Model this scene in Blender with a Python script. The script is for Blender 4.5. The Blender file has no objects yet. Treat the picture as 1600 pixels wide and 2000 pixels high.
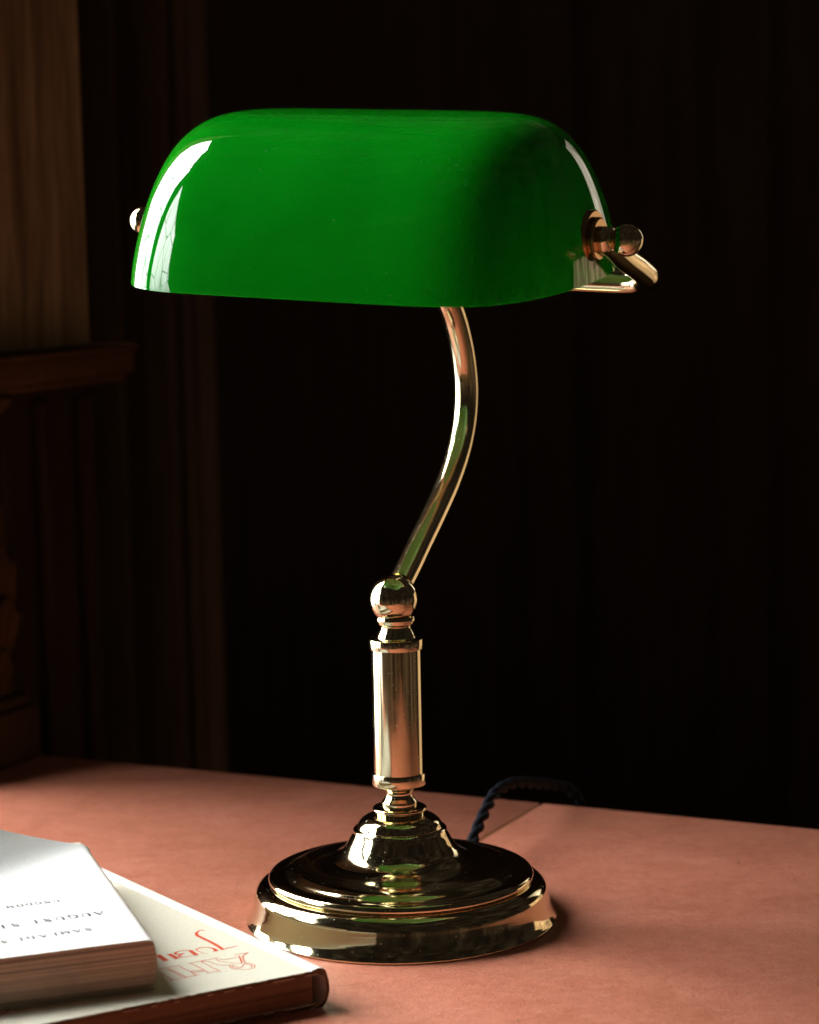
import bpy, bmesh, math, random
from mathutils import Vector, Matrix, noise

random.seed(7)
scn = bpy.context.scene
COL = scn.collection
PI = math.pi

# ------------------------------------------------------------------ helpers
def V(*a):
    return Vector(a if len(a) > 1 else a[0])

def finish(name, bm, mat, parent=None, smooth=True, angle=38, loc=None):
    """link a bmesh as ONE mesh object"""
    me = bpy.data.meshes.new(name)
    bmesh.ops.recalc_face_normals(bm, faces=bm.faces[:])
    bm.to_mesh(me)
    bm.free()
    if smooth:
        for p in me.polygons:
            p.use_smooth = True
        me.set_sharp_from_angle(angle=math.radians(angle))
    for m in (mat if isinstance(mat, (list, tuple)) else [mat]):
        me.materials.append(m)
    o = bpy.data.objects.new(name, me)
    COL.objects.link(o)
    if parent is not None:
        o.parent = parent
        o.matrix_parent_inverse = parent.matrix_world.inverted()
    return o

def thing(name, label, cat, loc=(0, 0, 0), group=None):
    o = bpy.data.objects.new(name, None)
    o.empty_display_size = 0.05
    COL.objects.link(o)
    o.location = loc
    o.matrix_world = Matrix.Translation(loc)
    o['label'] = label
    o['category'] = cat
    if group:
        o['group'] = group
    return o

def catmull(pts, n):
    pts = [Vector(p) for p in pts]
    P = [2 * pts[0] - pts[1]] + pts + [2 * pts[-1] - pts[-2]]
    out = []
    for i in range(1, len(P) - 2):
        p0, p1, p2, p3 = P[i - 1:i + 3]
        for k in range(n):
            t = k / n
            out.append(0.5 * ((2 * p1) + (p2 - p0) * t + (2 * p0 - 5 * p1 + 4 * p2 - p3) * t * t
                              + (3 * p1 - p0 - 3 * p2 + p3) * t ** 3))
    out.append(pts[-1])
    return out

def lathe(bm, prof, seg=128, M=None, close_ends=True):
    """revolve (r, z) points about Z; M places it"""
    M = M or Matrix.Identity(4)
    rings = []
    for r, z in prof:
        if r < 1e-6:
            rings.append([bm.verts.new(M @ Vector((0, 0, z)))])
        else:
            rings.append([bm.verts.new(M @ Vector((r * math.cos(2 * PI * k / seg), r * math.sin(2 * PI * k / seg), z)))
                          for k in range(seg)])
    for a, b in zip(rings, rings[1:]):
        for k in range(seg):
            k2 = (k + 1) % seg
            if len(a) == 1 and len(b) == 1:
                continue
            if len(a) == 1:
                bm.faces.new((a[0], b[k], b[k2]))
            elif len(b) == 1:
                bm.faces.new((a[k], a[k2], b[0]))
            else:
                bm.faces.new((a[k], a[k2], b[k2], b[k]))
    if close_ends:
        for r in (rings[0], rings[-1]):
            if len(r) > 1:
                bm.faces.new(r)

def frames(path):
    """rotation-minimising frames along a path"""
    T = []
    for i in range(len(path)):
        a = path[max(i - 1, 0)]
        b = path[min(i + 1, len(path) - 1)]
        T.append((b - a).normalized())
    ref = Vector((0, 0, 1)) if abs(T[0].z) < .9 else Vector((1, 0, 0))
    N = [(ref - T[0] * ref.dot(T[0])).normalized()]
    for i in range(1, len(path)):
        n = N[-1] - T[i] * N[-1].dot(T[i])
        N.append(n.normalized())
    return [(t, n, t.cross(n)) for t, n in zip(T, N)]

def sweep(bm, path, section, seg=40, cap=True):
    """section(i, fraction, angle) -> (x, y) offsets in the frame"""
    fr = frames(path)
    rings = []
    L = len(path) - 1
    for i, (p, (t, n, b)) in enumerate(zip(path, fr)):
        ring = []
        for k in range(seg):
            x, y = section(i, i / L, 2 * PI * k / seg)
            ring.append(bm.verts.new(p + n * x + b * y))
        rings.append(ring)
    for a, b in zip(rings, rings[1:]):
        for k in range(seg):
            k2 = (k + 1) % seg
            bm.faces.new((a[k], a[k2], b[k2], b[k]))
    if cap:
        bm.faces.new(rings[0])
        bm.faces.new(rings[-1])

def box(bm, o, ax, ay, az, bevel=0.0, seg=2):
    """box from corner o along three edge vectors"""
    o, ax, ay, az = map(Vector, (o, ax, ay, az))
    v = [bm.verts.new(o + ax * i + ay * j + az * k) for k in (0, 1) for j in (0, 1) for i in (0, 1)]
    f = [(0, 2, 3, 1), (4, 5, 7, 6), (0, 1, 5, 4), (2, 6, 7, 3), (0, 4, 6, 2), (1, 3, 7, 5)]
    fs = [bm.faces.new([v[i] for i in q]) for q in f]
    if bevel:
        es = {e for q in fs for e in q.edges}
        bmesh.ops.bevel(bm, geom=list(es), offset=bevel, segments=seg, profile=.5, affect='EDGES', clamp_overlap=True)

# ------------------------------------------------------------------ materials
def new_mat(name):
    m = bpy.data.materials.new(name)
    m.use_nodes = True
    nt = m.node_tree
    b = nt.nodes['Principled BSDF']
    return m, nt, b

def node(nt, kind, **kw):
    n = nt.nodes.new(kind)
    for k, v in kw.items():
        if k in n.inputs:
            n.inputs[k].default_value = v
        else:
            setattr(n, k, v)
    return n

def coords(nt, scale=(1, 1, 1), rot=(0, 0, 0)):
    tc = node(nt, 'ShaderNodeTexCoord')
    mp = node(nt, 'ShaderNodeMapping')
    mp.inputs['Scale'].default_value = scale
    mp.inputs['Rotation'].default_value = rot
    nt.links.new(tc.outputs['Object'], mp.inputs['Vector'])
    return mp.outputs['Vector']

def noise_tex(nt, vec, scale, detail=4, rough=.55, dist=0.0):
    n = node(nt, 'ShaderNodeTexNoise')
    n.inputs['Scale'].default_value = scale
    n.inputs['Detail'].default_value = detail
    n.inputs['Roughness'].default_value = rough
    n.inputs['Distortion'].default_value = dist
    nt.links.new(vec, n.inputs['Vector'])
    return n.outputs['Fac']

def ramp(nt, fac, stops):
    r = node(nt, 'ShaderNodeValToRGB')
    el = r.color_ramp.elements
    while len(el) < len(stops):
        el.new(.5)
    for e, (p, c) in zip(el, stops):
        e.position = p
        e.color = (c[0], c[1], c[2], 1) if len(c) == 3 else c
    nt.links.new(fac, r.inputs['Fac'])
    return r.outputs['Color']

def mixc(nt, fac, a, b, mode='MIX'):
    m = node(nt, 'ShaderNodeMix', data_type='RGBA', blend_type=mode)
    for sock, val in ((m.inputs[0], fac), (m.inputs[6], a), (m.inputs[7], b)):
        if isinstance(val, (int, float)):
            sock.default_value = val
        elif isinstance(val, (tuple, list)):
            sock.default_value = (*val, 1)[:4]
        else:
            nt.links.new(val, sock)
    return m.outputs[2]

def maprange(nt, fac, a, b, c, d):
    m = node(nt, 'ShaderNodeMapRange')
    for k, v in zip(('From Min', 'From Max', 'To Min', 'To Max'), (a, b, c, d)):
        m.inputs[k].default_value = v
    nt.links.new(fac, m.inputs['Value'])
    return m.outputs['Result']

def bump(nt, h, strength, dist, bsdf):
    b = node(nt, 'ShaderNodeBump')
    b.inputs['Strength'].default_value = strength
    b.inputs['Distance'].default_value = dist
    nt.links.new(h, b.inputs['Height'])
    nt.links.new(b.outputs['Normal'], bsdf.inputs['Normal'])

def brass(name, rough=.07, col=(.82, .735, .49), lathe_lines=0.0, spots=True):
    m, nt, b = new_mat(name)
    b.inputs['Metallic'].default_value = 1
    v = coords(nt)
    f = noise_tex(nt, v, 38, 5, .6)
    c = ramp(nt, f, [(.3, tuple(x * .93 for x in col)), (.7, col)])
    nt.links.new(c, b.inputs['Base Color'])
    r = maprange(nt, noise_tex(nt, v, 60, 6, .7), .35, .75, rough * .75, rough * 1.5)
    if spots:   # dust specks and faint finger smears
        d = noise_tex(nt, v, 900, 1, .5)
        sp = maprange(nt, d, .74, .78, 0, .35)
        ad = node(nt, 'ShaderNodeMath', operation='ADD')
        nt.links.new(r, ad.inputs[0]); nt.links.new(sp, ad.inputs[1])
        r = ad.outputs[0]
    nt.links.new(r, b.inputs['Roughness'])
    if lathe_lines:
        v2 = coords(nt, (1, 1, 1))
        w = noise_tex(nt, coords(nt, (2, 2, 900)), 1, 3, .6)
        bump(nt, w, lathe_lines, .0004, b)
    else:
        bump(nt, noise_tex(nt, v, 25, 2, .5), .05, .002, b)
    return m

M_BRASS = brass('polished_brass', .075)
M_BRASS_TUBE = brass('drawn_brass_tube', .11)
M_BRASS_COL = brass('turned_brass', .11, lathe_lines=.008)
M_BRASS_DARK = brass('aged_brass', .12, (.55, .37, .19))

# green cased glass
M_GLASS, nt, b = new_mat('green_cased_glass')
v = coords(nt)
f = noise_tex(nt, v, 14, 4, .6, .6)
c = ramp(nt, f, [(.3, (.0008, .138, .0034)), (.7, (.0012, .176, .0048))])
spk = noise_tex(nt, v, 800, 1, .5)
c = mixc(nt, maprange(nt, spk, .76, .80, 0, .30), c, (.30, .42, .30))           # dust specks
smr = noise_tex(nt, coords(nt, (60, 60, 90)), 1, 7, .75, 2.5)
smz = noise_tex(nt, v, 13, 2, .5)
sf = node(nt, 'ShaderNodeMath', operation='MULTIPLY')
nt.links.new(maprange(nt, smr, .60, .74, 0, .16), sf.inputs[0]); nt.links.new(maprange(nt, smz, .5, .65, 0, 1), sf.inputs[1])
c = mixc(nt, sf.outputs[0], c, (.10, .26, .16))                                    # faint wiped smears
nt.links.new(c, b.inputs['Base Color'])
b.inputs['IOR'].default_value = 1.52
b.inputs['Subsurface Weight'].default_value = .3
b.inputs['Subsurface Radius'].default_value = (.002, .018, .004)
b.inputs['Subsurface Scale'].default_value = 1.0
fine = noise_tex(nt, v, 420, 3, .7)
dust = maprange(nt, fine, .68, .78, 0, .08)
sm = maprange(nt, noise_tex(nt, v, 22, 6, .7, 1.2), .5, .75, .03, .05)
ad = node(nt, 'ShaderNodeMath', operation='ADD')
nt.links.new(dust, ad.inputs[0]); nt.links.new(sm, ad.inputs[1])
nt.links.new(ad.outputs[0], b.inputs['Roughness'])
tl = node(nt, 'ShaderNodeBsdfTranslucent', Color=(.03, .62, .05, 1))
mx = node(nt, 'ShaderNodeMixShader', Fac=.05)
nt.links.new(b.outputs[0], mx.inputs[1]); nt.links.new(tl.outputs[0], mx.inputs[2])
nt.links.new(mx.outputs[0], nt.nodes['Material Output'].inputs['Surface'])

M_OPAL, nt, b = new_mat('green_tinted_lining')
b.inputs['Base Color'].default_value = (.45, .80, .38, 1)  # green of daylight through the glass put into the lining's colour
b.inputs['Roughness'].default_value = .25
tl = node(nt, 'ShaderNodeBsdfTranslucent', Color=(.5, .92, .42, 1))
mx = node(nt, 'ShaderNodeMixShader', Fac=.5)
nt.links.new(b.outputs[0], mx.inputs[1]); nt.links.new(tl.outputs[0], mx.inputs[2])
nt.links.new(mx.outputs[0], nt.nodes['Material Output'].inputs['Surface'])

M_RIM, nt, b = new_mat('ground_glass_rim')
b.inputs['Base Color'].default_value = (.10, .30, .13, 1)
b.inputs['Roughness'].default_value = .35

# desk top: terracotta linoleum
M_DESK, nt, b = new_mat('terracotta_linoleum')
v = coords(nt)
big = noise_tex(nt, v, 16, 8, .72, .6)
c1 = ramp(nt, big, [(.30, (.37, .102, .056)), (.5, (.475, .145, .084)), (.70, (.57, .200, .126))])
streak = noise_tex(nt, coords(nt, (14, 120, 1), (0, 0, math.radians(-8))), 1, 5, .65)
c2 = mixc(nt, maprange(nt, streak, .48, .75, 0, .45), c1, (.55, .235, .165))
grain = noise_tex(nt, v, 620, 4, .75)
c3 = mixc(nt, maprange(nt, grain, .36, .64, .0, .80), c2, (.30, .095, .052))
mot = noise_tex(nt, v, 150, 6, .7, .8)
c3 = mixc(nt, maprange(nt, mot, .40, .66, 0, .40), c3, (.62, .240, .150))
# scuffs and small scratches
sc1 = noise_tex(nt, coords(nt, (60, 420, 1), (0, 0, math.radians(6))), 1, 2, .5)
c4 = mixc(nt, maprange(nt, sc1, .70, .76, 0, .6), c3, (.62, .36, .30))
sc2 = noise_tex(nt, coords(nt, (320, 90, 1), (0, 0, math.radians(20))), 1, 1, .5)
c5 = mixc(nt, maprange(nt, sc2, .76, .80, 0, .7), c4, (.16, .05, .03))
nt.links.new(c5, b.inputs['Base Color'])
nt.links.new(maprange(nt, noise_tex(nt, v, 30, 5, .6), .3, .7, .42, .58), b.inputs['Roughness'])
b.inputs['Specular IOR Level'].default_value = .42
bump(nt, grain, .45, .0008, b)

M_STRIP, nt, b = new_mat('brown_joint_strip')
b.inputs['Base Color'].default_value = (.20, .075, .022, 1)
b.inputs['Roughness'].default_value = .6

def wood(name, dark, light, axis='z', rough=.5, s=1.0):
    m, nt, b = new_mat(name)
    sc = {'z': (70 * s, 70 * s, 5 * s), 'x': (4 * s, 70 * s, 70 * s)}[axis]
    g = noise_tex(nt, coords(nt, sc), 1, 6, .65, .5)
    pore = noise_tex(nt, coords(nt, tuple(q * 5 for q in sc)), 1, 3, .6)
    c = ramp(nt, g, [(.3, dark), (.7, light)])
    c = mixc(nt, maprange(nt, pore, .55, .75, 0, .6), c, tuple(q * .45 for q in dark))
    nt.links.new(c, b.inputs['Base Color'])
    b.inputs['Roughness'].default_value = rough
    b.inputs['Specular IOR Level'].default_value = 0
    bump(nt, pore, .15, .0008, b)
    return m

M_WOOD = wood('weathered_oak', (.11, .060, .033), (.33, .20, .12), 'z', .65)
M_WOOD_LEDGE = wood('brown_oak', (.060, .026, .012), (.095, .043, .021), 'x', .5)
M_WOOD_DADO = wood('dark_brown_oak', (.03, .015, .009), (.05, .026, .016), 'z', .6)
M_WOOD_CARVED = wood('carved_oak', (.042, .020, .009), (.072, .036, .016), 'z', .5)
M_FLOOR = wood('oak_floorboards', (.20, .115, .055), (.34, .20, .10), 'x', .6)
M_BLOCK = wood('black_block_panel', (.006, .005, .004), (.010, .008, .007), 'z', .8)  # near-black so the added panel reflects nothing into the shade
M_WOOD_PIER = wood('brown_stained_wood', (.11, .074, .052), (.18, .122, .086), 'z', .6, .8)
M_WOOD_DARK = wood('dark_stained_wood', (.080, .060, .047), (.145, .108, .085), 'z', .6, .8)

def paper(name, col, rough=.85, fleck=.06, trans=0.0):
    m, nt, b = new_mat(name)
    v = coords(nt)
    f = noise_tex(nt, v, 700, 3, .6)
    f2 = noise_tex(nt, v, 28, 5, .6)
    c = mixc(nt, maprange(nt, f, .35, .7, 0, 1), col, tuple(q * (1 - fleck) for q in col))
    c = mixc(nt, maprange(nt, f2, .45, .8, 0, .6), c, (col[0] * .97, col[1] * .94, col[2] * .86))
    nt.links.new(c, b.inputs['Base Color'])
    b.inputs['Roughness'].default_value = rough
    b.inputs['Specular IOR Level'].default_value = .25
    bump(nt, f, .12, .0004, b)
    return m

M_WHITE = paper('white_title_paper', (.84, .84, .83))
M_COVER = paper('cream_book_cloth', (.72, .68, .55), .8, .10)
M_SPINE = paper('pale_spine_paper', (.82, .81, .76), .8, .05)
M_TORN = paper('torn_spine_paper', (.74, .56, .44), .9, .2)

def pages(name, a, bcol, step):
    m, nt, b = new_mat(name)
    w = noise_tex(nt, coords(nt, (1.5, 1.5, step)), 1, 3, .7)
    w2 = noise_tex(nt, coords(nt, (1.2, 1.2, step * .55)), 1, 1, .5)
    blot = noise_tex(nt, coords(nt), 60, 4, .6)
    c = ramp(nt, w, [(.36, a), (.60, bcol)])
    c = mixc(nt, maprange(nt, w2, .60, .68, 0, .7), c, tuple(q * .40 for q in a))
    c = mixc(nt, maprange(nt, blot, .45, .7, 0, .35), c, tuple(q * .8 for q in a))
    nt.links.new(c, b.inputs['Base Color'])
    b.inputs['Roughness'].default_value = .9
    bump(nt, w, .5, .0010, b)
    return m

M_PAGES = pages('tan_page_edges', (.56, .47, .35), (.84, .75, .61), 900)
M_PAGES_DARK = pages('dark_brown_page_edges', (.20, .105, .058), (.33, .18, .105), 800)  # darker brown than the paperback's page edges
M_BOARD_EDGE = paper('worn_brown_board', (.20, .115, .065), .9, .3)

M_INK, nt, b = new_mat('black_ink')
b.inputs['Base Color'].default_value = (.05, .05, .065, 1); b.inputs['Roughness'].default_value = .8
M_RED, nt, b = new_mat('orange_red_ink')
b.inputs['Base Color'].default_value = (.62, .075, .022, 1); b.inputs['Roughness'].default_value = .8

M_CORD, nt, b = new_mat('navy_braided_cloth')
v = coords(nt)
w = noise_tex(nt, v, 1100, 2, .5)
c = ramp(nt, w, [(.35, (.002, .0024, .0045)), (.65, (.006, .008, .015))])
nt.links.new(c, b.inputs['Base Color'])
b.inputs['Roughness'].default_value = .75
b.inputs['Specular IOR Level'].default_value = .15
bump(nt, w, .6, .0006, b)

# ------------------------------------------------------------------ room axes: T along the desk's back edge, P away from the viewer
T = Vector((.9005, -.4349, 0)).normalized()
P = Vector((-T.y, T.x, 0))
Zv = Vector((0, 0, 1))
def tp(t, p, z):
    return T * t + P * p + Zv * z

# ------------------------------------------------------------------ DESK
desk = thing('desk', 'desk with a worn terracotta red linoleum top and a straight joint running across it', 'desk', tp(0, 0, 0))
P_BACK, P_FRONT = .2348, -.42
J0, J1 = -.0242, -.0221          # the joint between the two boards
for t0, t1 in ((-.399, J0), (J1, .42)):
    bm = bmesh.new()
    box(bm, tp(t0, P_FRONT, -.022), T * (t1 - t0), P * (P_BACK - P_FRONT), Zv * .022, .0007, 2)
    finish('desk_top', bm, M_DESK, desk)
bm = bmesh.new()
box(bm, tp(J0 + .0001, P_FRONT + .001, -.018), T * (J1 - J0 - .0002), P * (P_BACK - P_FRONT - .006), Zv * .0176)
finish('joint_strip', bm, M_STRIP, desk, smooth=False)
bm = bmesh.new()
box(bm, tp(-.39, P_FRONT + .015, -.14), T * .795, P * (P_BACK - P_FRONT - .033), Zv * .1175, .002)
finish('apron', bm, M_WOOD_CARVED, desk)

# ------------------------------------------------------------------ LAMP
lamp = thing('desk_lamp', 'polished brass banker style desk lamp with a green glass shade and round stepped base', 'lamp', (0, 0, 0))
CM = .01
# base: flared foot, rounded torus, stepped dish, bell
foot = [(0, .0), (7.2, 0), (7.44, .0), (7.55, .05), (7.56, .12)]
skirt = catmull([Vector((r, z, 0)) for r, z in [(7.56, .12), (7.49, .22), (7.36, .45), (7.25, .78), (7.17, 1.15), (7.11, 1.48), (7.02, 1.66), (6.83, 1.84), (6.58, 1.96), (6.36, 2.0)]], 8)
lip = catmull([Vector((r, z, 0)) for r, z in [(6.36, 2.0), (6.43, 2.04), (6.46, 2.13), (6.43, 2.25), (6.32, 2.36), (6.08, 2.42), (5.80, 2.40)]], 6)
dish = catmull([Vector((r, z, 0)) for r, z in [(5.80, 2.40), (5.72, 2.41), (5.60, 2.47), (5.40, 2.59), (5.1, 2.71), (4.6, 2.81), (4.0, 2.91), (3.4, 3.08), (2.95, 3.33), (2.66, 3.65), (2.46, 4.0), (2.31, 4.30), (2.27, 4.47)]], 8)
bell = catmull([Vector((r, z, 0)) for r, z in [(2.27, 4.47), (2.19, 4.54), (2.09, 4.56), (2.07, 4.62), (1.98, 4.80), (1.82, 4.97), (1.55, 5.12), (1.3, 5.17)]], 7)
prof = foot + [(v.x, v.y) for ch in (skirt[1:], lip[1:], dish[1:], bell[1:]) for v in ch] + [(0, 5.17)]
bm = bmesh.new()
lathe(bm, [(r * CM, z * CM) for r, z in prof], 192, close_ends=False)
finish('base', bm, M_BRASS, lamp, angle=50)
# collar and turned neck between base and column
c1 = [(0, 5.16), (1.17, 5.16), (1.19, 5.30), (1.20, 5.36)]
c2 = catmull([Vector((r, z, 0)) for r, z in [(1.20, 5.36), (1.29, 5.39), (1.32, 5.46), (1.29, 5.53), (1.18, 5.57)]], 5)
c3 = catmull([Vector((r, z, 0)) for r, z in [(.86, 5.59), (.865, 5.70), (.86, 5.80), (.80, 5.88), (.70, 6.02), (.64, 6.17), (.66, 6.32), (.75, 6.47), (.77, 6.55), (.76, 6.68)]], 6)
prof = c1 + [(v.x, v.y) for v in c2[1:]] + [(.88, 5.58)] + [(v.x, v.y) for v in c3] + [(0, 6.68)]
bm = bmesh.new()
lathe(bm, [(r * CM, z * CM) for r, z in prof], 96, close_ends=False)
finish('neck', bm, M_BRASS, lamp, angle=45)
# column with its two collars
def ring_prof(r0, r1, z0, z1, b=.03):
    return [(0, z0), (r1 - b, z0), (r1 - b * .3, z0 + b * .3), (r1, z0 + b), (r1, z1 - b), (r1 - b * .3, z1 - b * .3), (r1 - b, z1), (0, z1)]
column_parts = []
bm = bmesh.new()
lathe(bm, [(0, 6.9 * CM), (1.205 * CM, 6.9 * CM), (1.205 * CM, 13.6 * CM), (0, 13.6 * CM)], 96, close_ends=False)
colm = finish('column', bm, M_BRASS_COL, lamp, angle=45)
bm = bmesh.new()
lathe(bm, [(r * CM, z * CM) for r, z in ring_prof(0, 1.30, 6.66, 7.24)], 96, close_ends=False)
finish('collar', bm, M_BRASS_COL, colm, angle=30)
bm = bmesh.new()
lathe(bm, [(r * CM, z * CM) for r, z in ring_prof(0, 1.315, 13.33, 13.83)], 96, close_ends=False)
finish('collar', bm, M_BRASS_COL, colm, angle=30)
# neck above the column
n1 = catmull([Vector((r, z, 0)) for r, z in [(1.02, 13.84), (.95, 13.90), (.90, 14.02), (.82, 14.18), (.74, 14.36), (.735, 14.44)]], 6)
n2 = catmull([Vector((r, z, 0)) for r, z in [(.74, 14.46), (.83, 14.50), (.88, 14.58), (.90, 14.66)]], 5)
n3 = [(.93, 14.67), (.95, 14.72), (.95, 14.80), (.92, 14.86), (.9, 14.9)]
prof = [(0, 13.82)] + [(v.x, v.y) for v in n1] + [(v.x, v.y) for v in n2] + n3 + [(0, 14.95)]
bm = bmesh.new()
lathe(bm, [(r * CM, z * CM) for r, z in prof], 96, close_ends=False)
finish('neck', bm, M_BRASS, lamp, angle=40)
# swivel ball
BALL = Vector((-.0008, 0, .1573))
R_B = .0118
bm = bmesh.new()
lathe(bm, [(R_B * math.sin(PI * k / 64), BALL.z - R_B * math.cos(PI * k / 64)) for k in range(65)], 96, Matrix.Translation((BALL.x, 0, 0)), close_ends=False)
finish('swivel_ball', bm, M_BRASS, lamp, angle=80)

# local frame of the shade: A_ along the pivot axis (towards the viewer's right), N_ to the front, W_ up
MID = Vector((-.00628, -.01075, .33345))
A_ = Vector((.89638, -.44018, -.05235)).normalized()
N_ = Vector((-.44078, -.89762, 0)).normalized()
N_ = (N_ - A_ * N_.dot(A_)).normalized()
W_ = A_.cross(N_)
if W_.z < 0:
    W_ = -W_
def loc(a, n, w):
    return MID + A_ * a + N_ * n + W_ * w
# bent stem, from the ball to the yoke
stem_pts = [(.0030, .0085, .1640), (.0067, .0162, .1697), (.0111, .0255, .1778), (.0196, .0435, .1916), (.0276, .0603, .2057),
            (.0339, .0737, .2211), (.0375, .0813, .2371), (.0385, .0834, .2537), (.0368, .0797, .2706), (.0331, .0720, .2874),
            (.0300, .0655, .2954), (.0250, .0580, .3095)]
# light smoothing keeps the bends even
sp = [Vector(p) for p in stem_pts]
for _ in range(1):
    sp = [sp[0]] + [sp[i] * .6 + (sp[i - 1] + sp[i + 1]) * .2 for i in range(1, len(sp) - 1)] + [sp[-1]]
bm = bmesh.new()
sweep(bm, catmull(sp, 10), lambda i, f, a: (.0061 * math.cos(a), .0061 * math.sin(a)), 48)
finish('stem', bm, M_BRASS_TUBE, lamp, angle=50)
# yoke: bar behind the shade with both ends bent forward to the pivots
AX, QB, EB = .1145, .0735, .0225
half = [(0, -QB, -EB), (.05, -QB, -EB), (.088, -QB, -EB), (.1010, -QB + .0010, -EB + .0003), (.1095, -QB + .0052, -EB + .0016),
        (AX - .0006, -QB + .0135, -EB + .0042), (AX + .0002, -QB + .027, -EB + .0083), (AX, -.030, -.0096), (AX, -.014, -.0045), (AX, .0, 0), (AX, .0045, .0012)]
pts = [loc(-a, n, w) for a, n, w in reversed(half[1:])] + [loc(a, n, w) for a, n, w in half]
yp = catmull(pts, 8)
# tube flattens into a lug at each pivot: direction of flattening is A_
fr = frames(yp)
bm = bmesh.new()
rings = []
for i, (p, (t, n, bb)) in enumerate(zip(yp, fr)):
    u = i / (len(yp) - 1)
    d_end = min((p - yp[0]).length, (p - yp[-1]).length)
    k = min(1, max(0, (d_end - .006) / .009)); k = k * k * (3 - 2 * k)
    ring = []
    for q in range(40):
        an = 2 * PI * q / 40
        off = n * math.cos(an) * .0057 + bb * math.sin(an) * .0057
        aa = off.dot(A_)
        rest = off - A_ * aa
        tipround = 1 if d_end > .004 else .45 + .55 * d_end / .004
        off = A_ * aa * (.84 + .16 * k) + rest * (1.06 - .06 * k) * tipround
        ring.append(bm.verts.new(p + off))
    rings.append(ring)
for r0, r1 in zip(rings, rings[1:]):
    for q in range(40):
        bm.faces.new((r0[q], r0[(q + 1) % 40], r1[(q + 1) % 40], r1[q]))
bm.faces.new(rings[0]); bm.faces.new(rings[-1])
finish('yoke', bm, M_BRASS_TUBE, lamp, angle=50)
# small union where the stem meets the bar
bm = bmesh.new()
Mx = Matrix.Translation(loc(0, -QB, -EB)) @ A_.to_track_quat('Z', 'Y').to_matrix().to_4x4()
lathe(bm, [(0, -.012), (.0072, -.012), (.0078, -.0112), (.0078, .0112), (.0072, .012), (0, .012)], 48, Mx, close_ends=False)
finish('union_sleeve', bm, M_BRASS, lamp, angle=40)

# shade: closed trough with squared, rounded ends
SA, SB, SH, SP, SQ, SS, ST_ = .1086, .0811, .0739, 6.84, 2.024, 1.4, 1.26
TILT = .1261
N2 = N_ * math.cos(TILT) - W_ * math.sin(TILT)
W2 = W_ * math.cos(TILT) + N_ * math.sin(TILT)
SO = loc(.0034, 0, 0) + N2 * .0051 + W2 * (-.0185)
def shade_pt(a, n, w):
    return SO + A_ * a + N2 * n + W2 * w
def shade_rows(A, B, H, na=18, nr=46, ns=110):
    pos = [.78 * i / na for i in range(na + 1)] + [1 - .22 * (1 - i / nr) ** 2.2 for i in range(1, nr)]
    def row(u):
        ap = abs(u) ** SP
        nm = max(1 - ap, 0) ** (1 / SQ)
        out = []
        for k in range(ns + 1):
            c = math.cos(PI * k / ns) if k not in (0, ns) else (1 if k == 0 else -1)
            n = nm * c
            g = min(ap + abs(n) ** SQ, 1)
            w = H * max(1 - g ** SS, 0) ** (1 / ST_)
            if k in (0, ns):
                w = 0
            out.append((A * u, B * n, w))
        return out
    full = [-u for u in reversed(pos[1:])] + pos
    return [row(u) for u in full]
bm = bmesh.new()
def shell(rows, A):
    vs = [[bm.verts.new(shade_pt(*q)) for q in r] for r in rows]
    tip0 = bm.verts.new(shade_pt(-A, 0, 0)); tip1 = bm.verts.new(shade_pt(A, 0, 0))
    fs = []
    for r0, r1 in zip(vs, vs[1:]):
        for k in range(len(r0) - 1):
            fs.append(bm.faces.new((r0[k], r0[k + 1], r1[k + 1], r1[k])))
    for k in range(len(vs[0]) - 1):
        fs.append(bm.faces.new((tip0, vs[0][k + 1], vs[0][k])))
        fs.append(bm.faces.new((tip1, vs[-1][k], vs[-1][k + 1])))
    loop = [tip0] + [r[0] for r in vs] + [tip1] + [r[-1] for r in reversed(vs)]
    return fs, loop
TH = .0034
fo, lo = shell(shade_rows(SA, SB, SH), SA)
fi, li = shell(shade_rows(SA - TH, SB - TH, SH - TH), SA - TH)
for f in fi:
    f.material_index = 1
for i in range(len(lo)):
    j = (i + 1) % len(lo)
    bm.faces.new((lo[i], lo[j], li[j], li[i])).material_index = 2
finish('shade', bm, [M_GLASS, M_OPAL, M_RIM], lamp, angle=60)

# pivots: washers against the glass, knob outside the yoke
def pivot(sgn, mat_w):
    Mx = Matrix.Translation(MID) @ (A_ * sgn).to_track_quat('Z', 'Y').to_matrix().to_4x4()
    def L(name, prof, mat, seg=64, ang=40, parent=lamp):
        bm = bmesh.new()
        lathe(bm, prof, seg, Mx, close_ends=False)
        return finish(name, bm, mat, parent, angle=ang)
    a0 = .1070 if sgn > 0 else .1000
    wsh = L('washer', [(0, a0), (.0122, a0), (.0130, a0 + .0008), (.0130, .1100), (.0124, .1108), (0, .1108)], mat_w)
    L('ring_nut', [(0, .1104), (.0090, .1104), (.0098, .1110), (.0098, .1126), (.0090, .1134), (0, .1134)], mat_w, parent=wsh)
    r = .0073
    c = .1259
    kp = [(0, .1176), (.0052, .1176), (.0058, .1182), (.0052, .1192), (.0040, .1198)]
    t0 = math.asin(.0038 / r)
    kp += [(r * math.sin(PI - t0 - (PI - t0) * k / 40), c + r * math.cos(PI - t0 - (PI - t0) * k / 40)) for k in range(41)]
    L('knob', kp, M_BRASS, ang=70)
pivot(1, M_BRASS_DARK)
pivot(-1, M_BRASS_DARK)

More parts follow.
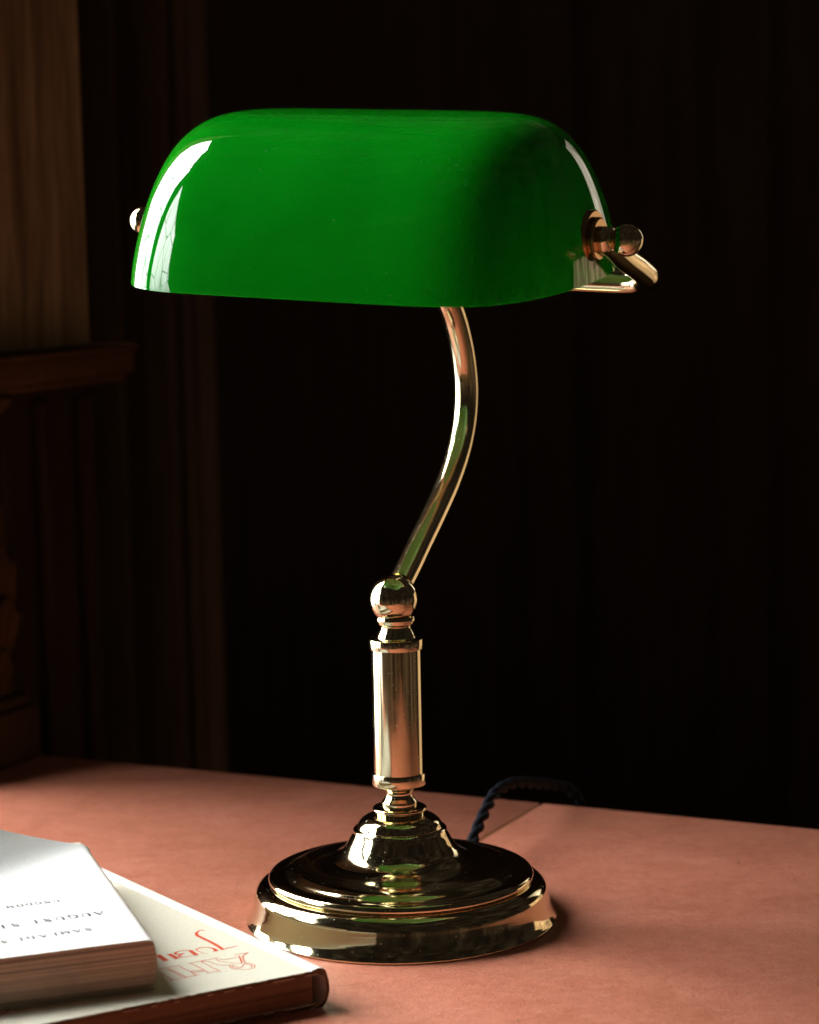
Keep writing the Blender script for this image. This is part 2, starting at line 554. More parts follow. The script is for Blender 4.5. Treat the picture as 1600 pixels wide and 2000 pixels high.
# two-strand twisted cloth cord, leaving the back of the base and dropping over the desk's edge
cp = catmull([(.0330, .0600, .0085), (.0362, .0735, .0150), (.0398, .0881, .0200), (.0439, .1037, .0242), (.0493, .1244, .0282),
              (.0566, .1446, .0290), (.0659, .1644, .0264), (.0772, .1888, .0197), (.0888, .2129, .0125), (.0985, .2318, .0050),
              (.1060, .2470, -.0090), (.1085, .2520, -.0300), (.1088, .2525, -.0750), (.1090, .2530, -.1200)], 14)
cum = [0]
for a, b2 in zip(cp, cp[1:]):
    cum.append(cum[-1] + (b2 - a).length)
def cord_section(i, f, a):
    tw = 2 * PI * cum[i] / .026
    rad = .0011 + .0022 * abs(math.cos(a)) ** .8
    return (rad * math.cos(a + tw), rad * math.sin(a + tw))
bm = bmesh.new()
sweep(bm, cp, cord_section, 40)
finish('power_cord', bm, M_CORD, lamp, angle=70)

# ------------------------------------------------------------------ BOOKS
def ribbon(bm, pts, z, k=.00026, wmin=.00012):
    """flat stroke through (x, y, half-width) points lying on a cover"""
    P2 = [Vector((p[0], p[1], 0)) for p in pts]
    hw = [max(p[2] * k, wmin) for p in pts]
    if len(P2) > 2:
        Pn = catmull(P2, 5)
        hn = []
        for i in range(len(hw) - 1):
            hn += [hw[i] + (hw[i + 1] - hw[i]) * j / 5 for j in range(5)]
        hn.append(hw[-1])
    else:
        Pn, hn = P2, hw
    L_, R_ = [], []
    for i, p in enumerate(Pn):
        t = (Pn[min(i + 1, len(Pn) - 1)] - Pn[max(i - 1, 0)]).normalized()
        n = Vector((-t.y, t.x, 0)) * hn[i]
        L_.append(bm.verts.new((p.x + n.x, p.y + n.y, z)))
        R_.append(bm.verts.new((p.x - n.x, p.y - n.y, z)))
    for i in range(len(Pn) - 1):
        bm.faces.new((L_[i], L_[i + 1], R_[i + 1], R_[i]))

JUBIL = [[[-0.09016, -0.07149, 1.1], [-0.09111, -0.06969, 1.24], [-0.09245, -0.07101, 1.79], [-0.0933, -0.07418, 2.75], [-0.09259, -0.07797, 3.44], [-0.09045, -0.0813, 3.57], [-0.0861, -0.08769, 3.57], [-0.08246, -0.09355, 3.57], [-0.07931, -0.09973, 3.3]], [[-0.07989, -0.10041, 1.1], [-0.07711, -0.09762, 1.37], [-0.07471, -0.09613, 1.24], [-0.07294, -0.09439, 0.82]]] + [[[-0.08213, -0.10179, 3.85], [-0.08278, -0.0995, 3.57], [-0.0847, -0.09712, 1.92], [-0.08731, -0.09592, 1.24], [-0.08975, -0.09679, 1.65], [-0.09128, -0.09915, 1.24], [-0.09, -0.10128, 0.82], [-0.08785, -0.10447, 0.82]], [[-0.08362, -0.10272, 0.82], [-0.08061, -0.10118, 0.82]], [[-0.08807, -0.10547, 0.69], [-0.08533, -0.10464, 0.69]], [[-0.09044, -0.10693, 4.12], [-0.09231, -0.10347, 4.12], [-0.09386, -0.10011, 3.57]], [[-0.08921, -0.10671, 0.82], [-0.09672, -0.10975, 0.82]], [[-0.09614, -0.10928, 1.1], [-0.09775, -0.10868, 2.2], [-0.09779, -0.10666, 2.2], [-0.09567, -0.10427, 0.82]], [[-0.0963, -0.10423, 1.1], [-0.09929, -0.10555, 2.47], [-0.10012, -0.10347, 2.47], [-0.09819, -0.10075, 1.37], [-0.0936, -0.09951, 0.96]], [[-0.09858, -0.11143, 4.12], [-0.10077, -0.10798, 4.12], [-0.10293, -0.10501, 3.85]], [[-0.09984, -0.11275, 0.69], [-0.09726, -0.11122, 0.69]], [[-0.10395, -0.10576, 0.69], [-0.10155, -0.10419, 0.69]], [[-0.10309, -0.11433, 4.67], [-0.10652, -0.10811, 4.67], [-0.10767, -0.10602, 4.67]], [[-0.1048, -0.11581, 0.69], [-0.10177, -0.11362, 0.69]]]
AHL = [[[-0.09309, -0.11893, 0.55], [-0.08692, -0.11537, 0.55], [-0.08192, -0.1122, 0.55], [-0.07995, -0.11163, 0.55]], [[-0.09205, -0.11851, 0.55], [-0.08872, -0.12314, 0.55], [-0.08557, -0.12772, 0.55], [-0.0838, -0.13074, 0.55], [-0.08329, -0.13317, 0.55]], [[-0.08329, -0.13317, 0.55], [-0.081, -0.13139, 0.55], [-0.07777, -0.12986, 0.55]], [[-0.07836, -0.13012, 0.55], [-0.08109, -0.12655, 0.55], [-0.08461, -0.12095, 0.55], [-0.08706, -0.11734, 0.55], [-0.08732, -0.11614, 0.55], [-0.08626, -0.11591, 0.55]], [[-0.08626, -0.11591, 0.55], [-0.08369, -0.11706, 0.55], [-0.08098, -0.1202, 0.55], [-0.07838, -0.12204, 0.55], [-0.07465, -0.12257, 0.55]], [[-0.08157, -0.11273, 0.55], [-0.07974, -0.11633, 0.55], [-0.07622, -0.11804, 0.55], [-0.07116, -0.11984, 0.55], [-0.06912, -0.12047, 0.55]], [[-0.0799, -0.11433, 0.55], [-0.07593, -0.11359, 0.55], [-0.07176, -0.11136, 0.55]], [[-0.07354, -0.10803, 0.55], [-0.07116, -0.10657, 0.55], [-0.06751, -0.10508, 0.55]], [[-0.06751, -0.10508, 1.1], [-0.06891, -0.10752, 1.1], [-0.06964, -0.11049, 1.1], [-0.06922, -0.11452, 1.1], [-0.06811, -0.11955, 1.1]], [[-0.07143, -0.10937, 1.37], [-0.07046, -0.11444, 1.37], [-0.0695, -0.11946, 1.37]], [[-0.06811, -0.11955, 0.69], [-0.06557, -0.12069, 0.69], [-0.06372, -0.12327, 0.69], [-0.06366, -0.12669, 0.69], [-0.06598, -0.12848, 0.69], [-0.06963, -0.12874, 0.69], [-0.07276, -0.12757, 0.69], [-0.07436, -0.12454, 0.69], [-0.07404, -0.12261, 0.69], [-0.07226, -0.12174, 0.69]], [[-0.06801, -0.12103, 0.55], [-0.06609, -0.12214, 0.55], [-0.06473, -0.12418, 0.55], [-0.06522, -0.1261, 0.55]], [[-0.06835, -0.12052, 0.82], [-0.06901, -0.1244, 0.82], [-0.07068, -0.12673, 0.82], [-0.07256, -0.12612, 0.82], [-0.07331, -0.12412, 0.82], [-0.07212, -0.12371, 0.82], [-0.07094, -0.12525, 0.82]], [[-0.10483, -0.12601, 0.55], [-0.10096, -0.12334, 0.55], [-0.09657, -0.12117, 0.55]], [[-0.09679, -0.12214, 0.55], [-0.09395, -0.12622, 0.55], [-0.09079, -0.13077, 0.55], [-0.08827, -0.13525, 0.55]], [[-0.1019, -0.1262, 0.55], [-0.09774, -0.1313, 0.55], [-0.09489, -0.13579, 0.55], [-0.09227, -0.13786, 0.55]], [[-0.10134, -0.12575, 0.55], [-0.09687, -0.13087, 0.55], [-0.09216, -0.13739, 0.55]], [[-0.0985, -0.1422, 0.55], [-0.09513, -0.13958, 0.55], [-0.09223, -0.13834, 0.55], [-0.08823, -0.13573, 0.55], [-0.08663, -0.13488, 0.55]], [[-0.09084, -0.13029, 0.55], [-0.08882, -0.12897, 0.55], [-0.08545, -0.12918, 0.55]], [[-0.09044, -0.13128, 0.55], [-0.08743, -0.13099, 0.55], [-0.08518, -0.12872, 0.55]], [[-0.10417, -0.13089, 0.55], [-0.10124, -0.13587, 0.55], [-0.09808, -0.14034, 0.55], [-0.09915, -0.14169, 0.55]]]
HO_ = [[[-0.14993, -0.17218, 0.6], [-0.14724, -0.1717, 0.6], [-0.14387, -0.16932, 0.6]], [[-0.15108, -0.16889, 0.6], [-0.14949, -0.17092, 0.6], [-0.1495, -0.17221, 0.6]], [[-0.14803, -0.16648, 0.6], [-0.14644, -0.16852, 0.6], [-0.14482, -0.1694, 0.6]], [[-0.1588, -0.17772, 0.6], [-0.15629, -0.17628, 0.6], [-0.15317, -0.17455, 0.6]], [[-0.16292, -0.16946, 0.6], [-0.16056, -0.17346, 0.6], [-0.15853, -0.17678, 0.6]], [[-0.15872, -0.16907, 0.6], [-0.15701, -0.17175, 0.6], [-0.15558, -0.17409, 0.6]], [[-0.15733, -0.1698, 0.6], [-0.15463, -0.16802, 0.6], [-0.15176, -0.16722, 0.6]], [[-0.1569, -0.17112, 0.6], [-0.15378, -0.17066, 0.6], [-0.15098, -0.16954, 0.6]], [[-0.16453, -0.17001, 1.3], [-0.16302, -0.17267, 1.3], [-0.16238, -0.17527, 1.3], [-0.16269, -0.17971, 1.3], [-0.1646, -0.18212, 1.3], [-0.16662, -0.18262, 1.3]], [[-0.16536, -0.17764, 0.6], [-0.16482, -0.17894, 0.6], [-0.16493, -0.1802, 0.6]]]


def ang(d):
    return Vector((math.cos(math.radians(d)), math.sin(math.radians(d)), 0))
def ragged(i, amp, s=0.0):
    return amp * (noise.noise(Vector((i * .9, s, 1.7))) + .5 * noise.noise(Vector((i * 2.3, s, 4.1))))

# --- large thin hardback, lying flat: corner nearest the lamp, S_ along its spine, H_ along its head
hard = thing('hardcover_book', 'large thin cream book with red lettering, lying flat under the white paperback', 'book', (-.0338, -.1305, 0))
HC = Vector((-.0338, -.1305, 0))
S_ = ang(124.8)
H_ = ang(209.8)
LEN, WID, HT = .212, .155, .0168
bm = bmesh.new()
box(bm, HC + S_ * .0022 + H_ * .004 + Zv * .0022, S_ * (LEN - .0044), H_ * (WID - .006), Zv * (HT - .0044))
finish('page_block', bm, M_PAGES_DARK, hard, smooth=False)
def board(z0, z1, name, over):
    """a cover board with slightly worn edges"""
    bm = bmesh.new()
    nS, nH = 90, 60
    top = []
    for zz, inset in ((z0, .0003), (z0 + .0004, 0), (z1 - .0004, 0), (z1, .0003)):
        loop = []
        for i in range(nH): loop.append(HC + H_ * (.0008 + (WID - .0008) * i / nH) + S_ * (inset - over + ragged(i, .00025, zz * 100)))
        for i in range(nS): loop.append(HC + H_ * (WID - inset) + S_ * (LEN * i / nS))
        for i in range(nH): loop.append(HC + H_ * (.0008 + (WID - .0008) * (1 - i / nH)) + S_ * (LEN - inset + over))
        for i in range(nS): loop.append(HC + H_ * (.0008 + inset) + S_ * (LEN * (1 - i / nS)))
        top.append([bm.verts.new(q + Zv * zz) for q in loop])
    for a, b2 in zip(top, top[1:]):
        for i in range(len(a)):
            j = (i + 1) % len(a)
            bm.faces.new((a[i], a[j], b2[j], b2[i]))
    bm.faces.new(top[0]); bm.faces.new(top[-1])
    return finish(name, bm, [M_COVER, M_BOARD_EDGE], hard, angle=50)
front = board(HT - .0019, HT, 'cover', .0)
back = board(0.0002, .0021, 'cover', .0)
for cv in (front, back):      # worn brown edge at the head of each board
    for p in cv.data.polygons:
        if abs(p.normal.z) < .6 and p.normal.dot(-S_) > .5:
            p.material_index = 1
# spine: a pale rounded strip wrapped round the boards, frayed along its edges
bm = bmesh.new()
n = 150
secs = []
for i in range(n + 1):
    f = i / n
    base_p = HC + S_ * (-.0006 + (LEN + .0012) * f)
    fray = ragged(i * .55, .0009, 2.2) + max(0, ragged(i * 1.7, .0011, 6.))
    bulge = .0022 + .0004 * math.sin(f * 9)
    ring = [H_ * (.0062 + ragged(i * .3, .0002, 9)) + Zv * (HT + .00015), H_ * .0052 + Zv * (HT + .0007), H_ * .0025 + Zv * (HT + .0011),
            H_ * .0004 + Zv * (HT + .0008), -H_ * (bulge * .6 + fray * .4) + Zv * (HT - .0006),
            -H_ * (bulge + fray * .25) + Zv * (HT * .72), -H_ * (bulge + .0004) + Zv * (HT * .45), -H_ * (bulge * .8) + Zv * .0025, H_ * .0004 + Zv * .0003, H_ * .006 + Zv * .0001,
            H_ * .006 + Zv * .0004, H_ * .0012 + Zv * .0021, -H_ * (bulge * .45) + Zv * .0045, -H_ * (bulge * .6) + Zv * (HT * .5), -H_ * (bulge * .3) + Zv * (HT - .0030), H_ * .002 + Zv * (HT - .0019)]
    secs.append([bm.verts.new(base_p + q + S_ * (ragged(k * 1.9, .0009, 3.3) if i in (0, n) else 0)) for k, q in enumerate(ring)])
for a, b2 in zip(secs, secs[1:]):
    for i in range(len(a)):
        j = (i + 1) % len(a)
        bm.faces.new((a[i], a[j], b2[j], b2[i]))
bm.faces.new(secs[0]); bm.faces.new(secs[-1])
spn = finish('spine', bm, [M_SPINE, M_BOARD_EDGE], hard, angle=60)
for p in spn.data.polygons:
    if p.normal.dot(-S_) > .6:
        p.material_index = 1
# lettering printed on the front cover
zt = HT + .00005
bm = bmesh.new()
for i, r in enumerate(JUBIL):
    ribbon(bm, r, zt + .000006 * (i + 1))
finish('red_lettering', bm, M_RED, front, smooth=False)
bm = bmesh.new()
for i, r in enumerate(AHL):
    ribbon(bm, r, zt + .000004 * (i + 1), wmin=.00021)
finish('outline_lettering', bm, M_RED, front, smooth=False)
bm = bmesh.new()
for i, r in enumerate(HO_):
    ribbon(bm, r, zt + .000004 * (i + 1), wmin=.00021)
finish('outline_lettering', bm, M_RED, front, smooth=False)

# --- smaller paperback on top of it
soft = thing('paperback_book', 'thick old paperback with a white title page facing up, resting on the cream book', 'book', (-.1055, -.1522, HT))
PC = Vector((-.1030, -.1524, 0))
PS = ang(107.6)
PH = ang(200.2)
PL, PW = .170, .118
Z0, Z1 = HT + .0010, .0385
# page block with a rounded back
bm = bmesh.new()
prof = []
hgt = Z1 - Z0
for k in range(15):
    a = PI * k / 14
    prof.append((.0036 * (1 - math.sin(a) ** .7), Z0 + hgt * (1 - math.cos(a)) / 2))
prof = [(PW, Z0)] + prof + [(PW, Z1)]
ns = 40
secs = []
for i in range(ns + 1):
    f = i / ns
    secs.append([bm.verts.new(PC + PS * (PL * f) + PH * h + Zv * z) for h, z in prof])
for a, b2 in zip(secs, secs[1:]):
    for i in range(len(a)):
        j = (i + 1) % len(a)
        bm.faces.new((a[i], a[j], b2[j], b2[i]))
bm.faces.new(secs[0]); bm.faces.new(secs[-1])
finish('page_block', bm, M_PAGES, soft, angle=40)
# back cover
bm = bmesh.new()
box(bm, PC + PS * -.0012 + PH * .0015 + Zv * (HT + .0002), PS * (PL + .002), PH * (PW - .001), Zv * .0007)
finish('back_cover', bm, M_COVER, soft, smooth=False)
# title page: one sheet, its far corner lifting off along a crease
CR0 = PC + PS * .158                     # crease starts at the spine side ...
CRD = ang(205 + 24)             # ... and runs off towards the far fore-edge
CRN = Vector((CRD.y, -CRD.x, 0))
if CRN.dot(PS) < 0:
    CRN = -CRN
def lift(q):
    d = (q - CR0).dot(CRN)
    k = .0035
    sp_ = k * math.log(1 + math.exp(min(d / k, 40)))
    return .66 * sp_ + 13 * max(0, d - .014) ** 2  # steep outer curl added to shade the lifted corner
bm = bmesh.new()
nS, nH = 110, 70
grid = []
for i in range(nS + 1):
    row = []
    for j in range(nH + 1):
        h = .0009 + (PW - .0004) * j / nH
        s = -.0004 + (PL - .0125) * i / nS
        if j == 0:
            h += ragged(i * .8, .0007, 11)
        q = PC + PS * s + PH * h
        drop = -.0022 * max(0, 1 - h / .004) ** 2
        row.append((q, Z1 + .0003 + drop + lift(q) + .00012 * noise.noise(q * 40)))
    grid.append(row)
up = [[bm.verts.new(q + Zv * z) for q, z in r] for r in grid]
dn = [[bm.verts.new(q + Zv * (z - .00022)) for q, z in r] for r in grid]
for A2, flip in ((up, 0), (dn, 1)):
    for r0, r1 in zip(A2, A2[1:]):
        for k in range(nH):
            bm.faces.new((r0[k], r0[k + 1], r1[k + 1], r1[k]))
def strip(a, b2):
    for k in range(len(a) - 1):
        bm.faces.new((a[k], a[k + 1], b2[k + 1], b2[k]))
strip(up[0], dn[0]); strip(up[-1], dn[-1])
strip([r[0] for r in up], [r[0] for r in dn]); strip([r[-1] for r in up], [r[-1] for r in dn])
title = finish('title_page', bm, M_WHITE, soft, angle=60)
# torn remains of the paper spine
bm = bmesh.new()
n = 130
secs = []
for i in range(n + 1):
    f = i / n
    base_p = PC + PS * (.001 + (PL - .004) * f)
    tear = .5 + .5 * noise.noise(Vector((f * 14, 2.2, 0))) + .4 * noise.noise(Vector((f * 60, 5.2, 0)))
    up_a = .90 + .06 * tear
    ring_o, ring_i = [], []
    for k in range(9):
        a = PI * (.05 + (up_a - .05) * k / 8)
        h = .0036 * (1 - math.sin(a) ** .7)
        z = Z0 + hgt * (1 - math.cos(a)) / 2
        out = .0004 + .0006 * max(0, noise.noise(Vector((f * 38, k * .5, 3.))))
        ring_o.append(bm.verts.new(base_p + PH * (h - out) + Zv * z))
        ring_i.append(bm.verts.new(base_p + PH * (h - .0001) + Zv * z))
    secs.append(ring_o + ring_i[::-1])
for a, b2 in zip(secs, secs[1:]):
    for i in range(len(a)):
        j = (i + 1) % len(a)
        bm.faces.new((a[i], a[j], b2[j], b2[i]))
bm.faces.new(secs[0]); bm.faces.new(secs[-1])
finish('torn_spine', bm, M_TORN, soft, angle=50)
# lettering on the title page (it reads from the far side of the desk)
GLY = {
 'S': (.62, [[(.56, .80, .5), (.46, .96, .5), (.28, 1.0, .6), (.12, .90, .9), (.10, .74, 1.1), (.30, .56, 1.3), (.52, .40, 1.2), (.56, .20, .9), (.42, .03, .6), (.24, 0, .5), (.06, .20, .5)], [(.57, .99, .4), (.57, .76, .4)], [(.05, .24, .4), (.05, .01, .4)]]),
 'A': (.90, [[(.06, .02, .5), (.44, 1.0, .5)], [(.44, 1.0, 1.2), (.84, .02, 1.2)], [(.20, .36, .45), (.68, .36, .45)], [(-.04, .02, .4), (.20, .02, .4)], [(.68, .02, .4), (.98, .02, .4)]]),
 'M': (1.05, [[(.12, .02, .6), (.14, .98, .6)], [(.14, .98, 1.2), (.52, .06, 1.1)], [(.52, .06, .5), (.90, .98, .5)], [(.90, .98, 1.3), (.92, .02, 1.3)], [(0, .02, .4), (.26, .02, .4)], [(.76, .02, .4), (1.06, .02, .4)]]),
 'L': (.70, [[(.18, .98, 1.3), (.18, .02, 1.3)], [(.04, .02, .4), (.64, .02, .5)], [(.64, .02, .5), (.68, .28, .4)], [(.04, .98, .4), (.34, .98, .4)]]),
 'D': (.88, [[(.18, .98, 1.3), (.18, .02, 1.3)], [(.04, .98, .4), (.42, .98, .5), (.70, .84, .9), (.80, .5, 1.3), (.70, .16, .9), (.42, .02, .5), (.04, .02, .4)]]),
 'E': (.74, [[(.18, .98, 1.3), (.18, .02, 1.3)], [(.04, .98, .4), (.64, .98, .45)], [(.64, .98, .45), (.66, .74, .4)], [(.18, .52, .4), (.50, .52, .4)], [(.04, .02, .4), (.66, .02, .45)], [(.66, .02, .45), (.70, .28, .4)]]),
 'U': (.90, [[(.18, .98, 1.3), (.18, .36, 1.3), (.26, .10, 1.0), (.46, 0, .6), (.68, .10, .5), (.76, .36, .5), (.76, .98, .5)], [(.04, .98, .4), (.34, .98, .4)], [(.62, .98, .4), (.90, .98, .4)]]),
 'G': (.92, [[(.78, .80, .5), (.64, .96, .5), (.46, 1.0, .6), (.20, .84, 1.1), (.10, .5, 1.3), (.20, .16, 1.1), (.46, 0, .6), (.66, .03, .5), (.78, .12, .5)], [(.78, .02, 1.2), (.78, .42, 1.2)], [(.62, .42, .4), (.94, .42, .4)], [(.78, .98, .4), (.78, .74, .4)]]),
 'T': (.80, [[(.40, .98, 1.3), (.40, .02, 1.3)], [(.04, .98, .45), (.76, .98, .45)], [(.04, .98, .4), (.02, .72, .4)], [(.76, .98, .4), (.78, .72, .4)], [(.24, .02, .4), (.56, .02, .4)]]),
 'N': (.92, [[(.16, .02, .5), (.16, .98, .5)], [(.12, .98, 1.3), (.78, .02, 1.2)], [(.78, .02, .5), (.78, .98, .5)], [(.02, .02, .4), (.30, .02, .4)], [(.64, .98, .4), (.92, .98, .4)]]),
 'O': (.92, [[(.46, 1.0, .6), (.18, .84, 1.1), (.09, .5, 1.3), (.18, .16, 1.1), (.46, 0, .6), (.74, .16, 1.1), (.83, .5, 1.3), (.74, .84, 1.1), (.46, 1.0, .6)]]),
 'I': (.40, [[(.20, .98, 1.3), (.20, .02, 1.3)], [(.06, .98, .4), (.34, .98, .4)], [(.06, .02, .4), (.34, .02, .4)]]),
}
UU = PH                                   # reader's left-to-right
VV = Vector((PH.y, -PH.x, 0))
if VV.y > 0:
    VV = -VV                              # reader's up points to the viewer
def letters(name, items, h, wgt, wide=1.0):
    bm = bmesh.new()
    kk = 0
    for ch, cx, cy in items:
        wd, strokes = GLY[ch]
        for s in strokes:
            pts = []
            for x, y, w in s:
                q = Vector((cx, cy, 0)) + UU * ((x - wd / 2) * h * wide) + VV * ((y - .5) * h)
                pts.append((q.x, q.y, w * wgt * h))
            ribbon(bm, pts, Z1 + .00048 + .000004 * kk, k=1.0, wmin=.00005)
            kk += 1
    return finish(name, bm, M_INK, title, smooth=False)
SAM = list(zip('SAMLADES', [(-.13343, -.13778), (-.1380, -.13970), (-.14271, -.14188), (-.14720, -.14420), (-.15152, -.14620), (-.15643, -.14836), (-.16080, -.15050), (-.16680, -.1536)]))
AUG = list(zip('AUGUSTST', [(-.13185, -.11417), (-.13727, -.11645), (-.14268, -.11861), (-.14796, -.12124), (-.15302, -.12337), (-.15775, -.12556), (-.16598, -.12961), (-.1710, -.13172)]))
UNG = list(zip('UNGDOM', [(-.15346, -.0942), (-.15737, -.09555), (-.16113, -.09711), (-.16494, -.0986), (-.16877, -.10028), (-.17287, -.10201)]))
letters('lettering', [(c, x, y) for c, (x, y) in SAM], .0043, .075, .95)
letters('lettering', [(c, x, y) for c, (x, y) in AUG], .0052, .078, .95)
letters('lettering', [(c, x, y) for c, (x, y) in UNG], .0036, .068, .92)

# ------------------------------------------------------------------ WINDOW SIDE: oak jamb, ledge, dado and carved bracket
pil = thing('oak_window_jamb', 'weathered oak window jamb with a moulded ledge, at the left behind the desk', 'jamb', tp(-.45, .2, 0))
bm = bmesh.new()
box(bm, tp(-.56, .13, .2585), T * .158, P * .224, Zv * .75, .0015)
finish('post', bm, M_WOOD, pil)
bm = bmesh.new()      # added unseen panel beside the jamb, blocks window light from the pier
box(bm, tp(-1.6, .475, -.75), T * 1.06, P * .08, Zv * 2.9)
rv = thing('light_block', 'added dark panel that keeps window light off the pier, hidden behind the oak jamb at the left', 'wall', tp(-1.1, .5, -.7))
rv['kind'] = 'structure'
finish('block_panel', bm, M_BLOCK, rv, smooth=False)
bm = bmesh.new()
# ledge: stepped moulding, wrapped round the front and the end
for (pr, z0, z1) in ((.034, .2395, .2545), (.0375, .2548, .2585), (.029, .2340, .2392)):
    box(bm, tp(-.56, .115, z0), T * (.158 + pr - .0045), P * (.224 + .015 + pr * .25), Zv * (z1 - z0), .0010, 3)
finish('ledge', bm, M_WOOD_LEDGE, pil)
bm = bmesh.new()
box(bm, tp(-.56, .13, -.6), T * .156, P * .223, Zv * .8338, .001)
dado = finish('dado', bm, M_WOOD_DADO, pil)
for pp, wd in ((.232, .010), (.285, .014), (.335, .016)):
    bm = bmesh.new()
    box(bm, tp(-.4045, pp, -.6), T * .0065, P * wd, Zv * .825, .003, 3)
    finish('fillet', bm, M_WOOD_DADO, dado)
# carved leaf bracket standing on the desk below the ledge
brk = thing('carved_bracket', 'carved wooden leaf bracket on a plinth at the left edge of the desk', 'bracket', tp(-.385, .19, .0))
prof = [(.042, -.3800), (.052, -.3815), (.068, -.3775), (.085, -.3742), (.097, -.3733), (.110, -.3737), (.122, -.3745), (.138, -.3785), (.158, -.3840), (.191, -.3886), (.215, -.3860), (.232, -.3740)]
def prof_t(z):
    for (z0, t0), (z1, t1) in zip(prof, prof[1:]):
        if z <= z1:
            f = max(0, (z - z0) / (z1 - z0)); f = f * f * (3 - 2 * f)
            return t0 + (t1 - t0) * f
    return prof[-1][1]
bm = bmesh.new()
nz, np_ = 150, 90
rows = []
for i in range(nz + 1):
    z = .042 + (.2328 - .042) * i / nz
    row = []
    for j in range(np_ + 1):
        x = -1 + 2 * j / np_
        pp = .187 + x * .050
        edge = (1 - abs(x) ** 7)
        # overlapping leaves: saw-tooth layers whose tips droop, with veins
        ph = (z + .006 * math.cos(x * 9.4)) / .034
        saw = ph - math.floor(ph)
        vein = .0011 * math.cos(x * 28 + math.sin(saw * 3) * 2)
        rel = -.0052 * (1 - saw) ** 1.5 * (.35 + .65 * edge) + vein * (1 - saw * .4)
        row.append(bm.verts.new(tp(prof_t(z) - .030 * (1 - edge) + rel + .001, pp, z)))
    rows.append(row)
for r0, r1 in zip(rows, rows[1:]):
    for k in range(np_):
        bm.faces.new((r0[k], r0[k + 1], r1[k + 1], r1[k]))
bk = [[bm.verts.new(tp(-.4015, .187 + sx * .050, z)) for sx in (-1, 1)] for z in (.042, .2328)]
bm.faces.new([r[0] for r in rows] + [bk[1][0], bk[0][0]])
bm.faces.new([r[-1] for r in rows][::-1] + [bk[0][1], bk[1][1]])
bm.faces.new(rows[0][::-1] + [bk[0][0], bk[0][1]])
bm.faces.new(rows[-1] + [bk[1][1], bk[1][0]])
bm.faces.new((bk[0][0], bk[1][0], bk[1][1], bk[0][1]))
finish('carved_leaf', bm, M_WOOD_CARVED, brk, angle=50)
bm = bmesh.new()
box(bm, tp(-.4015, .132, .0004), T * .0310, P * .101, Zv * .0345, .003, 3)
finish('plinth', bm, M_WOOD_CARVED, brk)
bm = bmesh.new()
box(bm, tp(-.4015, .134, .0352), T * .0265, P * .097, Zv * .0066, .002, 3)
finish('plinth_moulding', bm, M_WOOD_CARVED, brk)

# ------------------------------------------------------------------ BACK WALL: dark wood panelling across the room
wall = thing('wood_panelled_wall', 'dark stained wood panelled wall far behind the lamp, almost lost in shadow', 'wall', tp(0, 1.0, -.7))
wall['kind'] = 'structure'
PB = 2.3
bm = bmesh.new()
box(bm, tp(-1.6, PB, -.75), T * 4.6, P * .03, Zv * 2.3)
finish('backing_board', bm, M_WOOD_DARK, wall, smooth=False)
def stile(t, p, wd, mat, parent):
    bm = bmesh.new()
    box(bm, tp(t, p - .016, -.75), T * wd, P * .015, Zv * 2.3, .004, 3)
    st = finish('stile', bm, mat, parent)
    for dt in (-.012, wd + .003):
        bm = bmesh.new()
        box(bm, tp(t + dt, p - .009, -.75), T * .009, P * .008, Zv * 2.3, .003, 3)
        finish('bead_moulding', bm, mat, st)
for t in (-.9, -.6, -.3, 0, .3, .6, .9, 1.3, 1.7, 2.1):
    stile(t, PB, .09, M_WOOD_DARK, wall)
pier = thing('panelled_pier', 'dark brown panelled pier in the gloom between the window jamb and the far wall', 'pier', tp(-.6, .8, -.7))
bm = bmesh.new()
box(bm, tp(-1.0, .78, -.75), T * .430, P * .03, Zv * 2.3, .003)
finish('panel', bm, M_WOOD_PIER, pier)
stile(-.690, .78, .050, M_WOOD_PIER, pier)
stile(-.622, .78, .034, M_WOOD_PIER, pier)
# floor (out of frame, closes the room; colour lightened to warm the yoke's reflection)
bm = bmesh.new()
box(bm, tp(-2.2, -3.2, -.78), T * 5.2, P * 5.7, Zv * .02)
fl = finish('floor', bm, M_FLOOR, None, smooth=False)
fl['kind'] = 'structure'
fl['label'] = 'lightened oak floor below the desk'

# ------------------------------------------------------------------ LIGHT
w = bpy.data.worlds.new('World')
scn.world = w
w.use_nodes = True
bg = w.node_tree.nodes['Background']
bg.inputs['Strength'].default_value = 1.0
wt = w.node_tree      # the dim, warm, uneven room around the desk
tcw = node(wt, 'ShaderNodeTexCoord')
mpw = node(wt, 'ShaderNodeMapping')
mpw.inputs['Scale'].default_value = (5, 5, 2.2)
wt.links.new(tcw.outputs['Generated'], mpw.inputs['Vector'])
nw = noise_tex(wt, mpw.outputs['Vector'], 1, 3, .6, .4)
spw = node(wt, 'ShaderNodeSeparateXYZ')
wt.links.new(tcw.outputs['Generated'], spw.inputs[0])
lowc = ramp(wt, nw, [(.36, (.020, .011, .006)), (.5, (.050, .030, .017)), (.66, (.14, .092, .058))])
upc = ramp(wt, nw, [(.40, (.008, .006, .0045)), (.56, (.018, .013, .009)), (.68, (.045, .034, .025))])
wc = mixc(wt, maprange(wt, spw.outputs['Z'], -.25, .10, 0, 1), lowc, upc)
wt.links.new(wc, bg.inputs['Color'])

